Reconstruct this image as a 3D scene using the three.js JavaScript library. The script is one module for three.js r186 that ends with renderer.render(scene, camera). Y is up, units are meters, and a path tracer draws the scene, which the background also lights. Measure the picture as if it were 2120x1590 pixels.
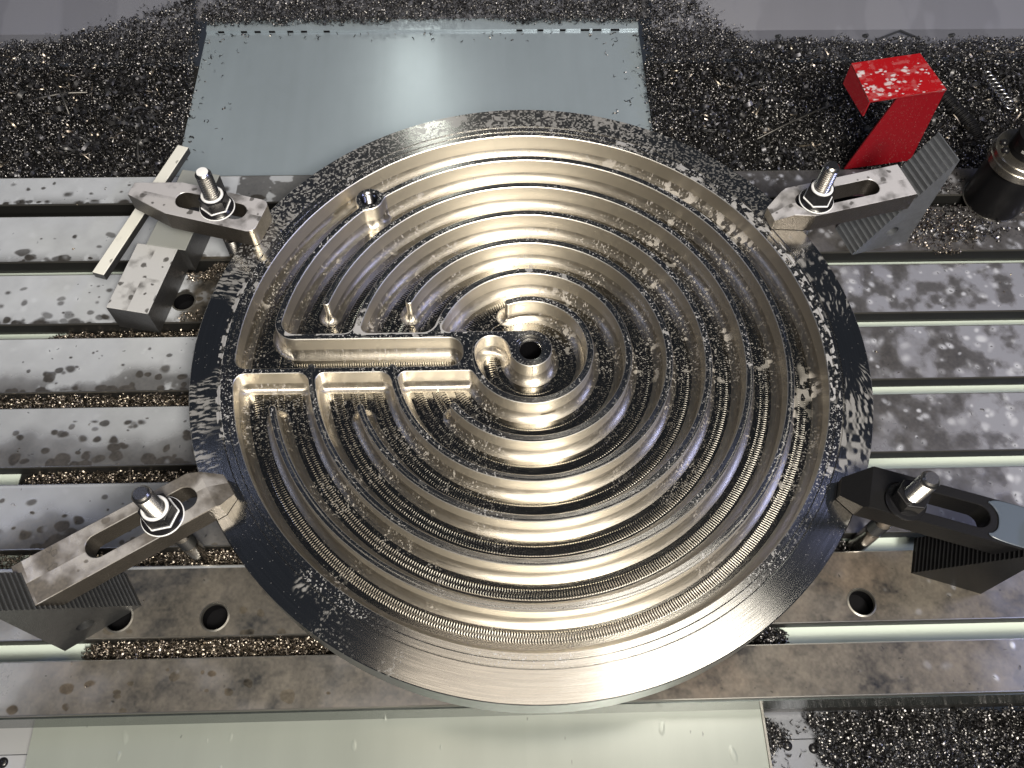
import * as THREE from 'three';
import { mergeGeometries } from 'three/addons/utils/BufferGeometryUtils.js';
import { Brush, Evaluator, SUBTRACTION } from 'three-bvh-csg';

// ---------------------------------------------------------------- camera, light, exposure
const scene = new THREE.Scene();
const camera = new THREE.PerspectiveCamera(48.24, 1024 / 768, 0.05, 30);
camera.position.set(-0.0252, 0.7444, 0.6543);
camera.rotation.set(-1.0608, -0.0497, 0.0274, 'YXZ');
const renderer = new THREE.WebGLRenderer({ antialias: true });
renderer.setSize(1024, 768);
renderer.toneMapping = THREE.LinearToneMapping;
renderer.toneMappingExposure = 1.4;
renderer.shadowMap.enabled = true;
scene.background = new THREE.Color().setRGB(0.02, 0.023, 0.029);

// ---------------------------------------------------------------- helpers
let seed = 12345;
const rnd = () => { seed = (seed * 1664525 + 1013904223) >>> 0; return seed / 4294967296; };
const rr = (a, b) => a + (b - a) * rnd();
const RGB = (r, g, b) => new THREE.Color().setRGB(r, g, b);
const used = new Map();
function numbered(n) { const k = used.get(n) || 0; used.set(n, k + 1); return k ? n + '_' + String(k).padStart(3, '0') : n; }
function tag(o, label, category, group, kind) {
  if (label) o.userData.label = label;
  if (category) o.userData.category = category;
  if (group) o.userData.group = group;
  if (kind) o.userData.kind = kind;
  return o;
}
function thing(name, label, category, pos = [0, 0, 0], turn = 0, group) {
  const o = new THREE.Group(); o.name = numbered(name); scene.add(o);
  o.position.set(...pos); o.rotation.y = turn;
  return tag(o, label, category, group);
}
function part(name, geo, mat, parent) {
  const g = Array.isArray(geo) ? (geo.length > 1 ? mergeGeometries(geo.map(norm)) : geo[0]) : geo;
  const m = new THREE.Mesh(g, mat); m.name = parent === scene ? numbered(name) : name;
  m.castShadow = m.receiveShadow = true; parent.add(m); return m;
}
function norm(g) {
  const q = g.index ? g.toNonIndexed() : g;
  for (const k of Object.keys(q.attributes)) if (!['position', 'normal', 'uv'].includes(k)) q.deleteAttribute(k);
  if (!q.attributes.uv) q.setAttribute('uv', new THREE.BufferAttribute(new Float32Array(q.attributes.position.count * 2), 2));
  return q;
}
// noise
function hash(x, y) { let h = (x * 374761393 + y * 668265263) | 0; h = Math.imul(h ^ (h >>> 13), 1274126177); return ((h ^ (h >>> 16)) >>> 0) / 4294967296; }
function noise(x, y) {
  const xi = Math.floor(x), yi = Math.floor(y), u = x - xi, v = y - yi;
  const s = u * u * (3 - 2 * u), t = v * v * (3 - 2 * v);
  const a = hash(xi, yi), b = hash(xi + 1, yi), c = hash(xi, yi + 1), d = hash(xi + 1, yi + 1);
  return a + (b - a) * s + (c - a) * t + (a - b - c + d) * s * t;
}
function fbm(x, y, o = 4) { let s = 0, a = 0.5, n = 0; for (let i = 0; i < o; i++) { s += a * noise(x, y); n += a; a *= 0.5; x = x * 2.03 + 17.1; y = y * 2.03 + 9.7; } return s / n; }
const clamp = (x, a = 0, b = 1) => Math.min(b, Math.max(a, x));
const sm = (a, b, x) => { const t = clamp((x - a) / (b - a)); return t * t * (3 - 2 * t); };
const lerp = (a, b, t) => a + (b - a) * t;
const srgb = (x) => { x = clamp(x); return 255 * (x <= 0.0031308 ? 12.92 * x : 1.055 * Math.pow(x, 1 / 2.4) - 0.055); };
function tex(w, h, data, color) {
  const t = new THREE.DataTexture(data, w, h, THREE.RGBAFormat, THREE.UnsignedByteType);
  t.magFilter = THREE.LinearFilter; t.minFilter = THREE.LinearFilter; t.wrapS = t.wrapT = THREE.RepeatWrapping;
  if (color) t.colorSpace = THREE.SRGBColorSpace;
  t.needsUpdate = true; return t;
}
function paint(w, h, f, extra) {          // f(u, v) -> [r,g,b (linear), rough, metal, height]
  const c = new Uint8Array(w * h * 4), o = new Uint8Array(w * h * 4), b = extra ? new Uint8Array(w * h * 4) : null;
  for (let j = 0; j < h; j++) for (let i = 0; i < w; i++) {
    const q = f((i + 0.5) / w, (j + 0.5) / h), k = (j * w + i) * 4;
    c[k] = srgb(q[0]); c[k + 1] = srgb(q[1]); c[k + 2] = srgb(q[2]); c[k + 3] = 255;
    o[k] = 255; o[k + 1] = 255 * clamp(q[3]); o[k + 2] = 255 * clamp(q[4]); o[k + 3] = 255;
    if (b) { b[k] = b[k + 1] = b[k + 2] = 255 * clamp(q[5]); b[k + 3] = 255; }
  }
  return { map: tex(w, h, c, true), orm: tex(w, h, o), bump: b ? tex(w, h, b) : null };
}
function stamps(w, h, list) {            // list of [x, y, rx, ry, ang, strength, softness] in pixels -> Float32 mask (max)
  const m = new Float32Array(w * h);
  for (const [x, y, rx, ry, a, s, soft] of list) {
    const R = Math.max(rx, ry) * 1.5 + 1, ca = Math.cos(a), sa = Math.sin(a), q = hash(Math.floor(x * 7), Math.floor(y * 13)) * 50;
    for (let j = Math.max(0, Math.floor(y - R)); j < Math.min(h, y + R); j++) for (let i = Math.max(0, Math.floor(x - R)); i < Math.min(w, x + R); i++) {
      const dx = i - x, dy = j - y, u = (dx * ca + dy * sa) / rx, v = (-dx * sa + dy * ca) / ry;
      const d = Math.hypot(u, v) + 0.7 * (noise(i * 0.35 / Math.sqrt(rx) + q, j * 0.35 / Math.sqrt(rx) + q) - 0.5);
      const t = s * (1 - sm(1 - soft, 1 + soft * 0.3, d));
      if (t > m[j * w + i]) m[j * w + i] = t;
    }
  }
  return m;
}
function planarUV(g, x0, z0, w, d, attr = 'uv') {
  const p = g.attributes.position, uv = new Float32Array(p.count * 2);
  for (let i = 0; i < p.count; i++) { uv[2 * i] = (p.getX(i) - x0) / w; uv[2 * i + 1] = (p.getZ(i) - z0) / d; }
  g.setAttribute(attr, new THREE.BufferAttribute(uv, 2)); return g;
}
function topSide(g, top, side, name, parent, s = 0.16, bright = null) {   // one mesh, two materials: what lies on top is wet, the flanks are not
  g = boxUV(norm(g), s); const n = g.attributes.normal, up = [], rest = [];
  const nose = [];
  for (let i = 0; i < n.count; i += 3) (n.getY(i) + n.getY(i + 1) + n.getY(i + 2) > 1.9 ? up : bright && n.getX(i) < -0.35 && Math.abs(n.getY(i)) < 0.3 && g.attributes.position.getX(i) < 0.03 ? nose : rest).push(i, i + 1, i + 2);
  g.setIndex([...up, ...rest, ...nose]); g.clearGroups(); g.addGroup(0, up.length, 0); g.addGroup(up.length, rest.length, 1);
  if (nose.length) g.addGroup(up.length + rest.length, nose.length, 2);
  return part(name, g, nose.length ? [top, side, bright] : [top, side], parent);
}
function boxUV(g, s = 0.1) {             // metre-based uv by dominant normal
  if (g.index) g = g.toNonIndexed();
  const p = g.attributes.position, n = g.attributes.normal, uv = new Float32Array(p.count * 2);
  for (let i = 0; i < p.count; i++) {
    const ax = Math.abs(n.getX(i)), ay = Math.abs(n.getY(i)), az = Math.abs(n.getZ(i));
    const [a, b] = ay >= ax && ay >= az ? [p.getX(i), p.getZ(i)] : ax > az ? [p.getZ(i), p.getY(i)] : [p.getX(i), p.getY(i)];
    uv[2 * i] = a / s; uv[2 * i + 1] = b / s;
  }
  g.setAttribute('uv', new THREE.BufferAttribute(uv, 2)); return g;
}
function prism(prof, x0, x1) {            // prof: closed polygon [[z, y]...] counter-clockwise seen from +x; flat faces
  const P = [], N = [], n = prof.length;
  const tri = THREE.ShapeUtils.triangulateShape(prof.map((q) => new THREE.Vector2(q[0], q[1])), []);
  for (let i = 0; i < n; i++) {
    const a = prof[i], b = prof[(i + 1) % n], L = Math.hypot(b[0] - a[0], b[1] - a[1]) || 1, ny = -(b[0] - a[0]) / L, nz = (b[1] - a[1]) / L;
    const v = [[x0, a], [x1, a], [x1, b], [x0, a], [x1, b], [x0, b]];
    for (const [x, q] of v) { P.push(x, q[1], q[0]); N.push(0, ny, nz); }
  }
  for (const [x, s] of [[x0, -1], [x1, 1]]) for (const t of tri) for (const k of s > 0 ? [t[2], t[1], t[0]] : t) { P.push(x, prof[k][1], prof[k][0]); N.push(s, 0, 0); }
  const g = new THREE.BufferGeometry();
  g.setAttribute('position', new THREE.Float32BufferAttribute(P, 3)); g.setAttribute('normal', new THREE.Float32BufferAttribute(N, 3));
  g.setAttribute('uv', new THREE.Float32BufferAttribute(new Float32Array(P.length / 3 * 2), 2)); return g;
}
function latheSharp(pts, seg = 64, metric = true) {   // crisp profile: one lathe per segment; u runs along the profile, v around
  const gs = []; let s = 0;
  for (let i = 0; i + 1 < pts.length; i++) {
    const [a, b] = [pts[i], pts[i + 1]], L = Math.hypot(b[0] - a[0], b[1] - a[1]); if (L < 1e-9) continue;
    const g = new THREE.LatheGeometry([new THREE.Vector2(...a), new THREE.Vector2(...b)], seg), uv = g.attributes.uv;
    for (let k = 0; k < uv.count; k++) { const u = uv.getX(k), v = uv.getY(k); uv.setXY(k, s + v * L, u * 2 * Math.PI * Math.max(a[0], b[0])); }
    s += L; gs.push(g.toNonIndexed());
  }
  return mergeGeometries(gs);
}
const move = (g, x, y, z) => { g.translate(x, y, z); return g; };
function tube(pts, r, seg = 40, rad = 6, closed = false) { return new THREE.TubeGeometry(new THREE.CatmullRomCurve3(pts.map((p) => new THREE.Vector3(...p)), closed), seg, r, rad, closed); }

// ---------------------------------------------------------------- lamps and added light panels, all outside the frame
function lamp(label, pos, target, w, h, color, intensity, glow) {
  const t = thing('unseen_light', label, 'lamp', pos);
  t.lookAt(...target);                                         // +z faces the work
  const b = new THREE.BoxGeometry(w + 0.03, h + 0.03, 0.04); b.translate(0, 0, -0.03);
  part('housing', b, new THREE.MeshStandardMaterial({ color: RGB(0.25, 0.25, 0.26), roughness: 0.6 }), t);
  part('glow_panel', new THREE.PlaneGeometry(w, h).translate(0, 0, -0.009), new THREE.MeshStandardMaterial({ color: 0x000000, emissive: color, emissiveIntensity: glow }), t);
  const l = new THREE.RectAreaLight(color, intensity, w, h);
  l.rotation.y = Math.PI; t.add(l); l.name = 'panel_light';
}
lamp('wide warm light panel added for the bright open door behind the camera', [0.22, 1.72, 1.38], [0.02, 0.05, 0.28], 1.15, 0.85, RGB(1, 0.925, 0.79), 8.6, 2.4);  // added panel, stands in for the bright open door behind the camera
lamp('bright warm light panel added beside the wide panel for stronger highlights', [0.44, 1.5, 1.25], [0.02, 0.05, 0.25], 0.3, 0.26, RGB(1, 0.93, 0.8), 84, 11.0);  // hotspot panel added to strengthen the highlights on the disc
lamp('cool white strip lamp along the right side of the machine', [1.35, 1.15, 0.25], [0.05, 0, 0.25], 0.3, 0.1, RGB(0.52, 0.58, 1), 24, 8.0);
lamp('cool white strip lamp along the left side of the machine', [-1.25, 1.45, -0.05], [0, 0, 0.2], 0.3, 0.1, RGB(0.6, 0.68, 1), 5, 3.0);
lamp('overhead cream lamp above the front right of the table', [0.54, 1.85, 0.2], [0.44, 0, 0.21], 0.27, 0.5, RGB(1, 0.94, 0.82), 5, 1.0);
lamp('wide dim tan light panel added above the table for the rim reflection', [0.12, 1.9, 0.27], [0.12, 0, 0.28], 0.9, 0.34, RGB(1, 0.87, 0.7), 1.3, 0.35);  // added panel, gives the near rim its tan reflection
lamp('small pale lamp on the rear wall of the cabin', [-0.245, 1.19, -1.5], [-0.1, 0, -0.1], 0.13, 0.34, RGB(0.96, 1, 0.9), 5, 1.2);

// ---------------------------------------------------------------- shared materials
const grain = paint(512, 512, (u, v) => {
  const x = u * 60, y = v * 60, n = fbm(x * 0.4, y * 0.4, 4), f = fbm(x * 3, y * 3, 2), t = 0.82 + 0.3 * (n - 0.5) + 0.25 * (f - 0.5);
  return [t, t, t, 0.55 + 0.5 * (n - 0.5), 1, f];
}, true);
// steel with milky coolant film: wet = share of film
function wetSteel(wet, base, film, sd, opt = {}) {
  const N = 512, P = [];
  let s0 = seed; seed = sd;
  for (let i = 0; i < (opt.dots ?? 90); i++) { const r = rr(3, 11); P.push([rr(0, N), rr(0, N), r * rr(0.8, 1.5), r, rr(0, 3), 1, 0.35]); }
  seed = s0;
  const dark = stamps(N, N, P);
  const T = paint(N, N, (u, v) => {
    const i = Math.min(N - 1, Math.floor(u * N)), j = Math.min(N - 1, Math.floor(v * N)), d = dark[j * N + i];
    const a = fbm(u * 9 + sd, v * 9, 4), f = fbm(u * 90, v * 90 + sd, 3);
    let m = sm(0.5 - 0.3, 0.5 + 0.3, wet + (a - 0.5) * 1.3) * (1 - 0.85 * d);
    const k = 0.75 + 0.5 * f, rim = d > 0.05 && d < 0.6 ? 0.7 : 1;
    return [lerp(base[0] * k, film[0], m) * rim, lerp(base[1] * k, film[1], m) * rim, lerp(base[2] * k, film[2], m) * rim, lerp(0.48 + 0.2 * (f - 0.5), 0.22, m), lerp(0.55, 0.0, m), 0.5 + 0.4 * m + 0.15 * f];
  }, true);
  return new THREE.MeshStandardMaterial({ map: T.map, roughnessMap: T.orm, metalnessMap: T.orm, roughness: 1, metalness: 1, bumpMap: T.bump, bumpScale: 0.0004 });
}
const FILM = [0.5, 0.51, 0.55];
const M = {
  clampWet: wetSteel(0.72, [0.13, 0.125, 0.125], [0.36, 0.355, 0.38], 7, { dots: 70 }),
  clampDry: wetSteel(0.5, [0.15, 0.135, 0.12], [0.27, 0.26, 0.26], 77, { dots: 40 }),
  block: wetSteel(0.85, [0.12, 0.115, 0.11], [0.42, 0.425, 0.44], 31, { dots: 55 }),
  black: new THREE.MeshPhysicalMaterial({ color: RGB(0.008, 0.008, 0.009), roughness: 0.38, metalness: 0, specularIntensity: 0.18, bumpMap: grain.bump, bumpScale: 0.0001 }),
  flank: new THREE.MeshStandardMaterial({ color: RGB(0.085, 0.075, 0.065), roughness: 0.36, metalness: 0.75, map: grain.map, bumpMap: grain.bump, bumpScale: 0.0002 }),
  nose: new THREE.MeshPhysicalMaterial({ color: RGB(0.55, 0.5, 0.42), roughness: 0.42, metalness: 0.9, map: grain.map }),  // lighter than the flanks: lamp reflection on the nose put into its colour
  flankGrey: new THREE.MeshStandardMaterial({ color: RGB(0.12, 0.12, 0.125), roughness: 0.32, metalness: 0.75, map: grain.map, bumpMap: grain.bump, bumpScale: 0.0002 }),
  dark: new THREE.MeshStandardMaterial({ color: RGB(0.05, 0.053, 0.06), roughness: 0.42, metalness: 0.6, bumpMap: grain.bump, bumpScale: 0.0002 }),
  greyBlock: new THREE.MeshStandardMaterial({ color: RGB(0.17, 0.18, 0.2), roughness: 0.4, metalness: 0.5, map: grain.map }),
  steel: new THREE.MeshStandardMaterial({ color: RGB(0.4, 0.385, 0.37), roughness: 0.27, metalness: 1 }),
  nut: new THREE.MeshPhysicalMaterial({ color: RGB(0.012, 0.012, 0.014), roughness: 0.22, metalness: 0.2, specularIntensity: 0.8 }),
  coolant: new THREE.MeshPhysicalMaterial({ color: RGB(0.72, 0.77, 0.76), roughness: 0.08, metalness: 0, clearcoat: 0.5 }),
  mint: new THREE.MeshPhysicalMaterial({ color: RGB(0.64, 0.73, 0.68), roughness: 0.1, metalness: 0, clearcoat: 1, clearcoatRoughness: 0.04 }),
  hole: new THREE.MeshPhysicalMaterial({ color: RGB(0.005, 0.005, 0.006), roughness: 0.6, specularIntensity: 0.1 }),
};
// ---------------------------------------------------------------- machine table with seven T-slots
const X0 = -0.85, X1 = 0.85, TZ0 = -0.0404, TZ1 = 0.5405, PITCH = 0.08, SW = 0.0167;
const HOLES = [[-0.266, 0.463], [-0.348, 0.462], [0.296, 0.463], [-0.345, 0.133]];
const topTex = (() => {
  const W = 2048, H = 806, rx = 1.5 / W, rz = 0.59 / H, S = 1 / rx;        // ~0.73 mm a texel
  const px = (x) => (x + 0.75) / rx, pz = (z) => (z + 0.045) / rz;
  const darkL = [], lightL = [], specks = [];
  const s0 = seed; seed = 4242;
  const slab = (k) => [k < 0 ? TZ0 : k * PITCH + SW, k < 0 ? 0 : k < 6 ? (k + 1) * PITCH : TZ1];
  for (let k = -1; k < 7; k++) {
    const [a, b] = slab(k), n = k < 1 ? 60 : k < 5 ? 150 : 30;
    for (let i = 0; i < n; i++) {                                           // bare spots where the film has run off, mostly by the near edge
      const x = rr(-0.7, -0.13), e = Math.pow(rnd(), k < 3 ? 3.2 : 1.3), r = rr(1.3, 6.5) * (0.5 + 0.5 * (1 - e)) * 0.001;
      darkL.push([px(x), pz(b - 0.001 - e * (b - a) * 0.8), r * S * rr(0.9, 1.7), r * S, rr(-0.3, 0.3), rr(0.55, 1), rr(0.25, 0.75)]);
    }
    for (let i = 0; i < (k < 5 ? 170 : 40); i++) {                           // pale blobs of coolant, often with a chip in the middle
      const right = rnd() < 0.8, x = right ? rr(0.24, 0.74) : rr(-0.7, -0.2), r = rr(0.0014, 0.0062) * (right ? 1 : 0.8);
      lightL.push([px(x), pz(rr(a + 0.004, b - 0.004)), r * S * rr(0.8, 1.6), r * S, rr(0, 3), rr(0.4, 0.95) * (right ? 1 : 0.5), 0.95]);
      if (rnd() < 0.5) specks.push([lightL.at(-1)[0] + rr(-1.5, 1.5), lightL.at(-1)[1] + rr(-1.5, 1.5), rr(0.7, 2.6), rr(0.5, 1), rr(0, 3), 0.9, 0.3]);
    }
  }
  for (let i = 0; i < 420; i++) specks.push([rr(0, W), rr(0, H), rr(0.6, 2.4), rr(0.5, 1.1), rr(0, 3), rr(0.3, 0.9), 0.3]);
  seed = s0;
  const D = stamps(W, H, darkL), L = stamps(W, H, lightL), K = stamps(W, H, specks);
  return paint(W, H, (u, v) => {
    const i = Math.min(W - 1, Math.floor(u * W)), j = Math.min(H - 1, Math.floor(v * H)), n = j * W + i;
    const x = u * 1.5 - 0.75, z = v * 0.59 - 0.045;
    const k = Math.floor((z - SW) / PITCH), f = clamp((z - SW - k * PITCH) / (PITCH - SW));
    const big = fbm(x * 14 + 3, z * 14 + 8, 4), mid = fbm(x * 55, z * 55 + 40, 4), fine = fbm(x * 480, z * 480, 3);
    let brown = 0, wet;                                                                // share of the milky film
    if (x < 0.02) {
      wet = z < 0.16 ? 0.98 - 0.5 * sm(0.72, 1.0, f) * sm(0.44, 0.56, mid) : z < 0.24 ? 0.98 - 0.75 * sm(0.5, 0.95, f + 0.8 * (big - 0.5)) * sm(0.38, 0.55, mid) : z < 0.34 ? 0.93 - 0.72 * sm(0.3, 0.85, f + 1.1 * (big - 0.5)) : z < 0.42 ? 0.78 - 0.6 * sm(0.1, 0.9, f + 1.4 * (big - 0.5)) : 0.1 + 0.22 * sm(0.5, 0.7, big);
      if (z > 0.42 && x < -0.37) wet += 0.3 * sm(-0.37, -0.44, x);
      const bare = sm(-0.352, -0.335, x + 0.03 * (mid - 0.5)) * (z > 0.075 && z < 0.165 ? 1 : 0);
      wet = lerp(wet, 0.02 + 0.35 * sm(0.5, 0.66, mid), bare); brown = bare;
      if (x > -0.31 && z < 0.01) wet = 0.25 + 0.5 * sm(0.48, 0.56, mid);
      wet -= 0.9 * D[n];
    } else {
      const edge = z < 0.09 ? 0.15 : 0.3 + 0.55 * sm(0.3, 0.52, x + 0.25 * (big - 0.5)) - 0.15 * sm(0.3, 0.2, x);
      wet = (z > 0.415 ? 0.06 + 0.62 * sm(0.36, 0.46, x + 0.2 * (big - 0.5) + (z > 0.49 ? 0.02 : 0)) : edge * (0.35 + 1.3 * sm(0.3, 0.7, mid)));
      wet = Math.max(wet, L[n] * (z > 0.415 ? 0.75 * sm(0.3, 0.42, x) + 0.15 : 0.95));
    }
    if (x < 0.02) wet = Math.max(wet, 0.8 * L[n]);
    wet = clamp(wet);
    const low = Math.max(sm(0.34, 0.45, z), brown);                                          // the near slabs are drier and browner
    const plane = 0.06 * (noise(x * 26 + z * 4, 3) - 0.5) + 0.05 * (noise(x * 110 + z * 26, z * 9) - 0.5);    // traces of the milling cutter
    const blot = low * (0.35 * (fbm(x * 150 + 7, z * 150, 3) - 0.5) - 0.3 * sm(0.55, 0.7, fbm(x * 38, z * 60 + 5, 4)));
    const t = 0.85 + 0.6 * (fine - 0.5) + 0.7 * (mid - 0.5) + 3.4 * plane * low + 1.2 * blot;
    const rust = low * sm(0.5, 0.75, big) * 0.35;
    let b = [lerp(0.075, 0.1, low) * t * (1 + 0.25 * rust), lerp(0.07, 0.087, low) * t * (1 - 0.1 * rust), lerp(0.067, 0.07, low) * t * (1 - 0.35 * rust)];
    const bright = 0.86 + 0.2 * (mid - 0.5) + 0.22 * (L[n] > 0 && x < 0.02 ? L[n] : 0) + 0.08 * (big - 0.5);
    const farLift = 0.93 + 0.4 * sm(0.3, 0.12, z);  // far film lightened in colour to make up for lamp falloff
    const film = x > 0.02 ? [0.18 + 0.24 * L[n], 0.185 + 0.25 * L[n], 0.22 + 0.27 * L[n]] : [0.335 * bright * farLift, 0.355 * bright * farLift, 0.395 * bright * farLift];
    const w = wet > 0.5 ? 0.5 + 0.5 * Math.pow((wet - 0.5) * 2, 0.6) : wet;
    const c = [0, 1, 2].map((q) => lerp(b[q], film[q], w) * (1 - 0.8 * K[n]));
    return [...c, lerp(0.46 + 0.15 * (fine - 0.5), 0.2, w), lerp(0.45, 0, w), 0.3 + 0.5 * w + 0.12 * fine * (1 - w)];
  }, true);
})();
for (const t of [topTex.map, topTex.orm, topTex.bump]) t.wrapS = t.wrapT = THREE.ClampToEdgeWrapping;
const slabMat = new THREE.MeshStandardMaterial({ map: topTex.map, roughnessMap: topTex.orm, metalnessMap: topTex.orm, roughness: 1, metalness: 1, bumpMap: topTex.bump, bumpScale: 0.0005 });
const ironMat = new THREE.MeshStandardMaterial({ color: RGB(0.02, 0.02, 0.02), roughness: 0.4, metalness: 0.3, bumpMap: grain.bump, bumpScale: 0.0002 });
const edgeMat = new THREE.MeshStandardMaterial({ color: RGB(0.34, 0.33, 0.31), roughness: 0.3, metalness: 0.9, map: grain.map });
const table = thing('machine_table', 'long grey steel milling machine table with seven T-slots and milky coolant stains', 'machine table');
const ev = new Evaluator(); ev.attributes = ['position', 'normal', 'uv']; ev.useGroups = false;
for (let k = -1; k < 7; k++) {
  const a = k < 0 ? TZ0 : k * PITCH + SW, b = k < 0 ? 0 : k < 6 ? (k + 1) * PITCH : TZ1, c = 0.0009, u = 0.0057;
  const ua = k < 0 ? a : a + u, ub = k === 6 ? b : b - u;
  let g = prism([[ua, -0.027], [ub, -0.027], [ub, -0.014], [b, -0.014], [b, -c], [b - c, 0], [a + c, 0], [a, -c], [a, -0.014], [ua, -0.014]].filter((q, i, s) => i === 0 || Math.hypot(q[0] - s[i - 1][0], q[1] - s[i - 1][1]) > 1e-6), X0, X1);
  for (const [hx, hz] of HOLES) if (hz > a && hz < b) {
    const cyl = new THREE.CylinderGeometry(0.0113, 0.0113, 0.03, 40); const B = new Brush(norm(cyl)); B.position.set(hx, -0.003, hz); B.updateMatrixWorld();
    const A = new Brush(g); A.updateMatrixWorld(); g = norm(ev.evaluate(A, B, SUBTRACTION).geometry);
  }
  planarUV(g, -0.75, -0.045, 1.5, 0.59);
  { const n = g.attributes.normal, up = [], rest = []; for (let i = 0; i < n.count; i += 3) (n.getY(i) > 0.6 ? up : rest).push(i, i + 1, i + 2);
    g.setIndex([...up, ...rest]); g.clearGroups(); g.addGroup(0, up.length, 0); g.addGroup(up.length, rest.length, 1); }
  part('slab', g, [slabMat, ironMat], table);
  // worn bright arris along both edges
  for (const [z, s] of [[a, 1], [b, -1]]) part('worn_edge', prism(s > 0 ? [[z - 0.0002, -0.0012], [z + 0.0004, -0.0012], [z + 0.0011, 0.0003], [z + 0.0004, 0.0003]] : [[z - 0.0004, -0.0012], [z + 0.0002, -0.0012], [z - 0.0004, 0.0003], [z - 0.0011, 0.0003]], X0, X1), edgeMat, table);
}
part('table_base', boxUV(prism([[TZ0 + 0.0006, -0.085], [TZ1 - 0.0006, -0.085], [TZ1 - 0.0006, -0.0273], [TZ0 + 0.0006, -0.0273]], X0, X1)), ironMat, table);
for (const [hx, hz] of HOLES) {
  part('bolt_hole', move(latheSharp([[0.0112, 0], [0.0112, -0.0145], [0.0, -0.0145]].map(([r, y]) => [r, y]), 40), hx, -0.001, hz), M.hole, table);
  part('bushing', move(latheSharp([[0.0128, 0.0002], [0.0113, 0.0006], [0.0107, -0.002]], 48), hx, 0, hz), edgeMat, table);
}
// milky coolant standing in the T-slots; the first slot holds a near-black strip
for (const [k, x0, x1] of [[0, X0, -0.31], [1, X0, -0.4], [2, X0, -0.47], [4, X0, -0.48], [5, X0, -0.42], [6, X0, -0.375], [1, 0.33, X1], [2, 0.3, X1], [3, 0.3, X1], [4, 0.28, X1], [5, 0.26, X1], [6, 0.215, X1]]) {
  const z = k * PITCH;
  part('coolant_or_dark_strip', prism([[z - 0.0056, -0.0273], [z + SW + 0.0056, -0.0273], [z + SW + 0.0056, -0.0262], [z - 0.0056, -0.0262]], x0, x1), k === 0 ? M.hole : M.mint, table);
}
// front face strip of the table
part('front_face', boxUV(prism([[TZ1, -0.05], [TZ1 + 0.0014, -0.05], [TZ1 + 0.0014, -0.0035], [TZ1, -0.0035]], X0, X1)), new THREE.MeshStandardMaterial({ color: RGB(0.1, 0.115, 0.115), roughness: 0.22, metalness: 0.7, map: grain.map }), table);
// ---------------------------------------------------------------- the turned plate with its serpentine channel
const DX = 0.0129, DY = 0.070, DZ = 0.2425, LAND = -0.0013, WALL = 0.0182, RF = 0.0077, CH = 0.0006;   // metres; heights below the flange
const plate = thing('grooved_disc', 'big round machined steel plate with concentric serpentine coolant channels', 'machined plate', [DX, DY, DZ]);
const deg = Math.PI / 180;
function arcDist(x, z, cx, cz, R, a0, a1) {            // distance to an arc from a0 to a1 (a0 < a1, degrees)
  const dx = x - cx, dz = z - cz; let a = Math.atan2(dz, dx) / deg;
  while (a < a0) a += 360; while (a >= a0 + 360) a -= 360;
  if (a <= a1) return Math.abs(Math.hypot(dx, dz) - R);
  const e = (t) => Math.hypot(dx - R * Math.cos(t * deg), dz - R * Math.sin(t * deg)); return Math.min(e(a0), e(a1));
}
function segDist(x, z, ax, az, bx, bz) { const vx = bx - ax, vz = bz - az, t = clamp(((x - ax) * vx + (z - az) * vz) / (vx * vx + vz * vz)); return Math.hypot(x - ax - t * vx, z - az - t * vz); }
const uni = (a, b, r) => { const u = Math.max(r - a, 0), w = Math.max(r - b, 0); return Math.max(r, Math.min(a, b)) - Math.hypot(u, w); };
const HW = 3.25, RC = [-0.8, -1.3], HB = [-1, -3.8], BOSS = [-159.9, -185.7];
function field(x, z) {                                  // millimetres; positive inside the channel
  const outer = 271.3 - Math.hypot(x, z);
  const lower = segDist(x, z, -272, 16.7, -60, 16.7) - 2.75;
  const l1 = Math.min(arcDist(x, z, ...RC, 238.3, -170.8, 166.4), arcDist(x, z, -219.3, -36.6, 17, 90, 189.2), segDist(x, z, -219.3, -19.6, -70, -19.6)) - HW;
  const bd = (x0, x1, z0, z1, r) => { const bx = Math.max(x0 + r - x, x - x1 + r), bz = Math.max(z0 + r - z, z - z1 + r); return Math.hypot(Math.max(bx, 0), Math.max(bz, 0)) + Math.min(Math.max(bx, bz), 0) - r; };
  const box = Math.max(bd(-90, 0, -22.9, 19.45, 0), -bd(-240, -63.8, -16.35, 13.95, 13.5));
  const hub = Math.hypot(x - HB[0], z - HB[1]) - 19.7;
  const l2 = arcDist(x, z, ...RC, 201.1, -163.6, 176) - HW, l4 = arcDist(x, z, ...RC, 127.9, -153.5, 173) - HW;
  const l3 = arcDist(x, z, ...RC, 163.9, -173.6, 160) - HW, l5 = arcDist(x, z, ...RC, 90.5, -168.3, 141.8) - HW;
  const l6 = arcDist(x, z, ...HB, 55.2, -111, 152) - 3.2;
  const boss = Math.hypot(x - BOSS[0], z - BOSS[1]) - 13.9;
  let a = Math.min(box, hub, l1, lower);
  a = uni(a, outer, 11);
  for (const l of [l2, l4]) a = z > 16.7 ? uni(a, l, 9) : Math.min(a, l);
  for (const l of [l3, l5]) a = z < -19.6 ? uni(a, l, 9) : Math.min(a, l);
  a = z > 15 ? uni(a, l6, 6) : Math.min(a, l6);
  a = uni(a, boss, 3.5);
  const tubeIn = 16.0 - arcDist(x, z, ...HB, 35.9, -90, 176.4);
  return Math.max(a, tubeIn);
}
const grad = (x, z) => { const e = 0.06, gx = field(x + e, z) - field(x - e, z), gz = field(x, z + e) - field(x, z - e), L = Math.hypot(gx, gz) || 1; return [gx / L, gz / L]; };
const MID = [36, 73, 109, 146, 182.5, 219.7, 254.8];
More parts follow.
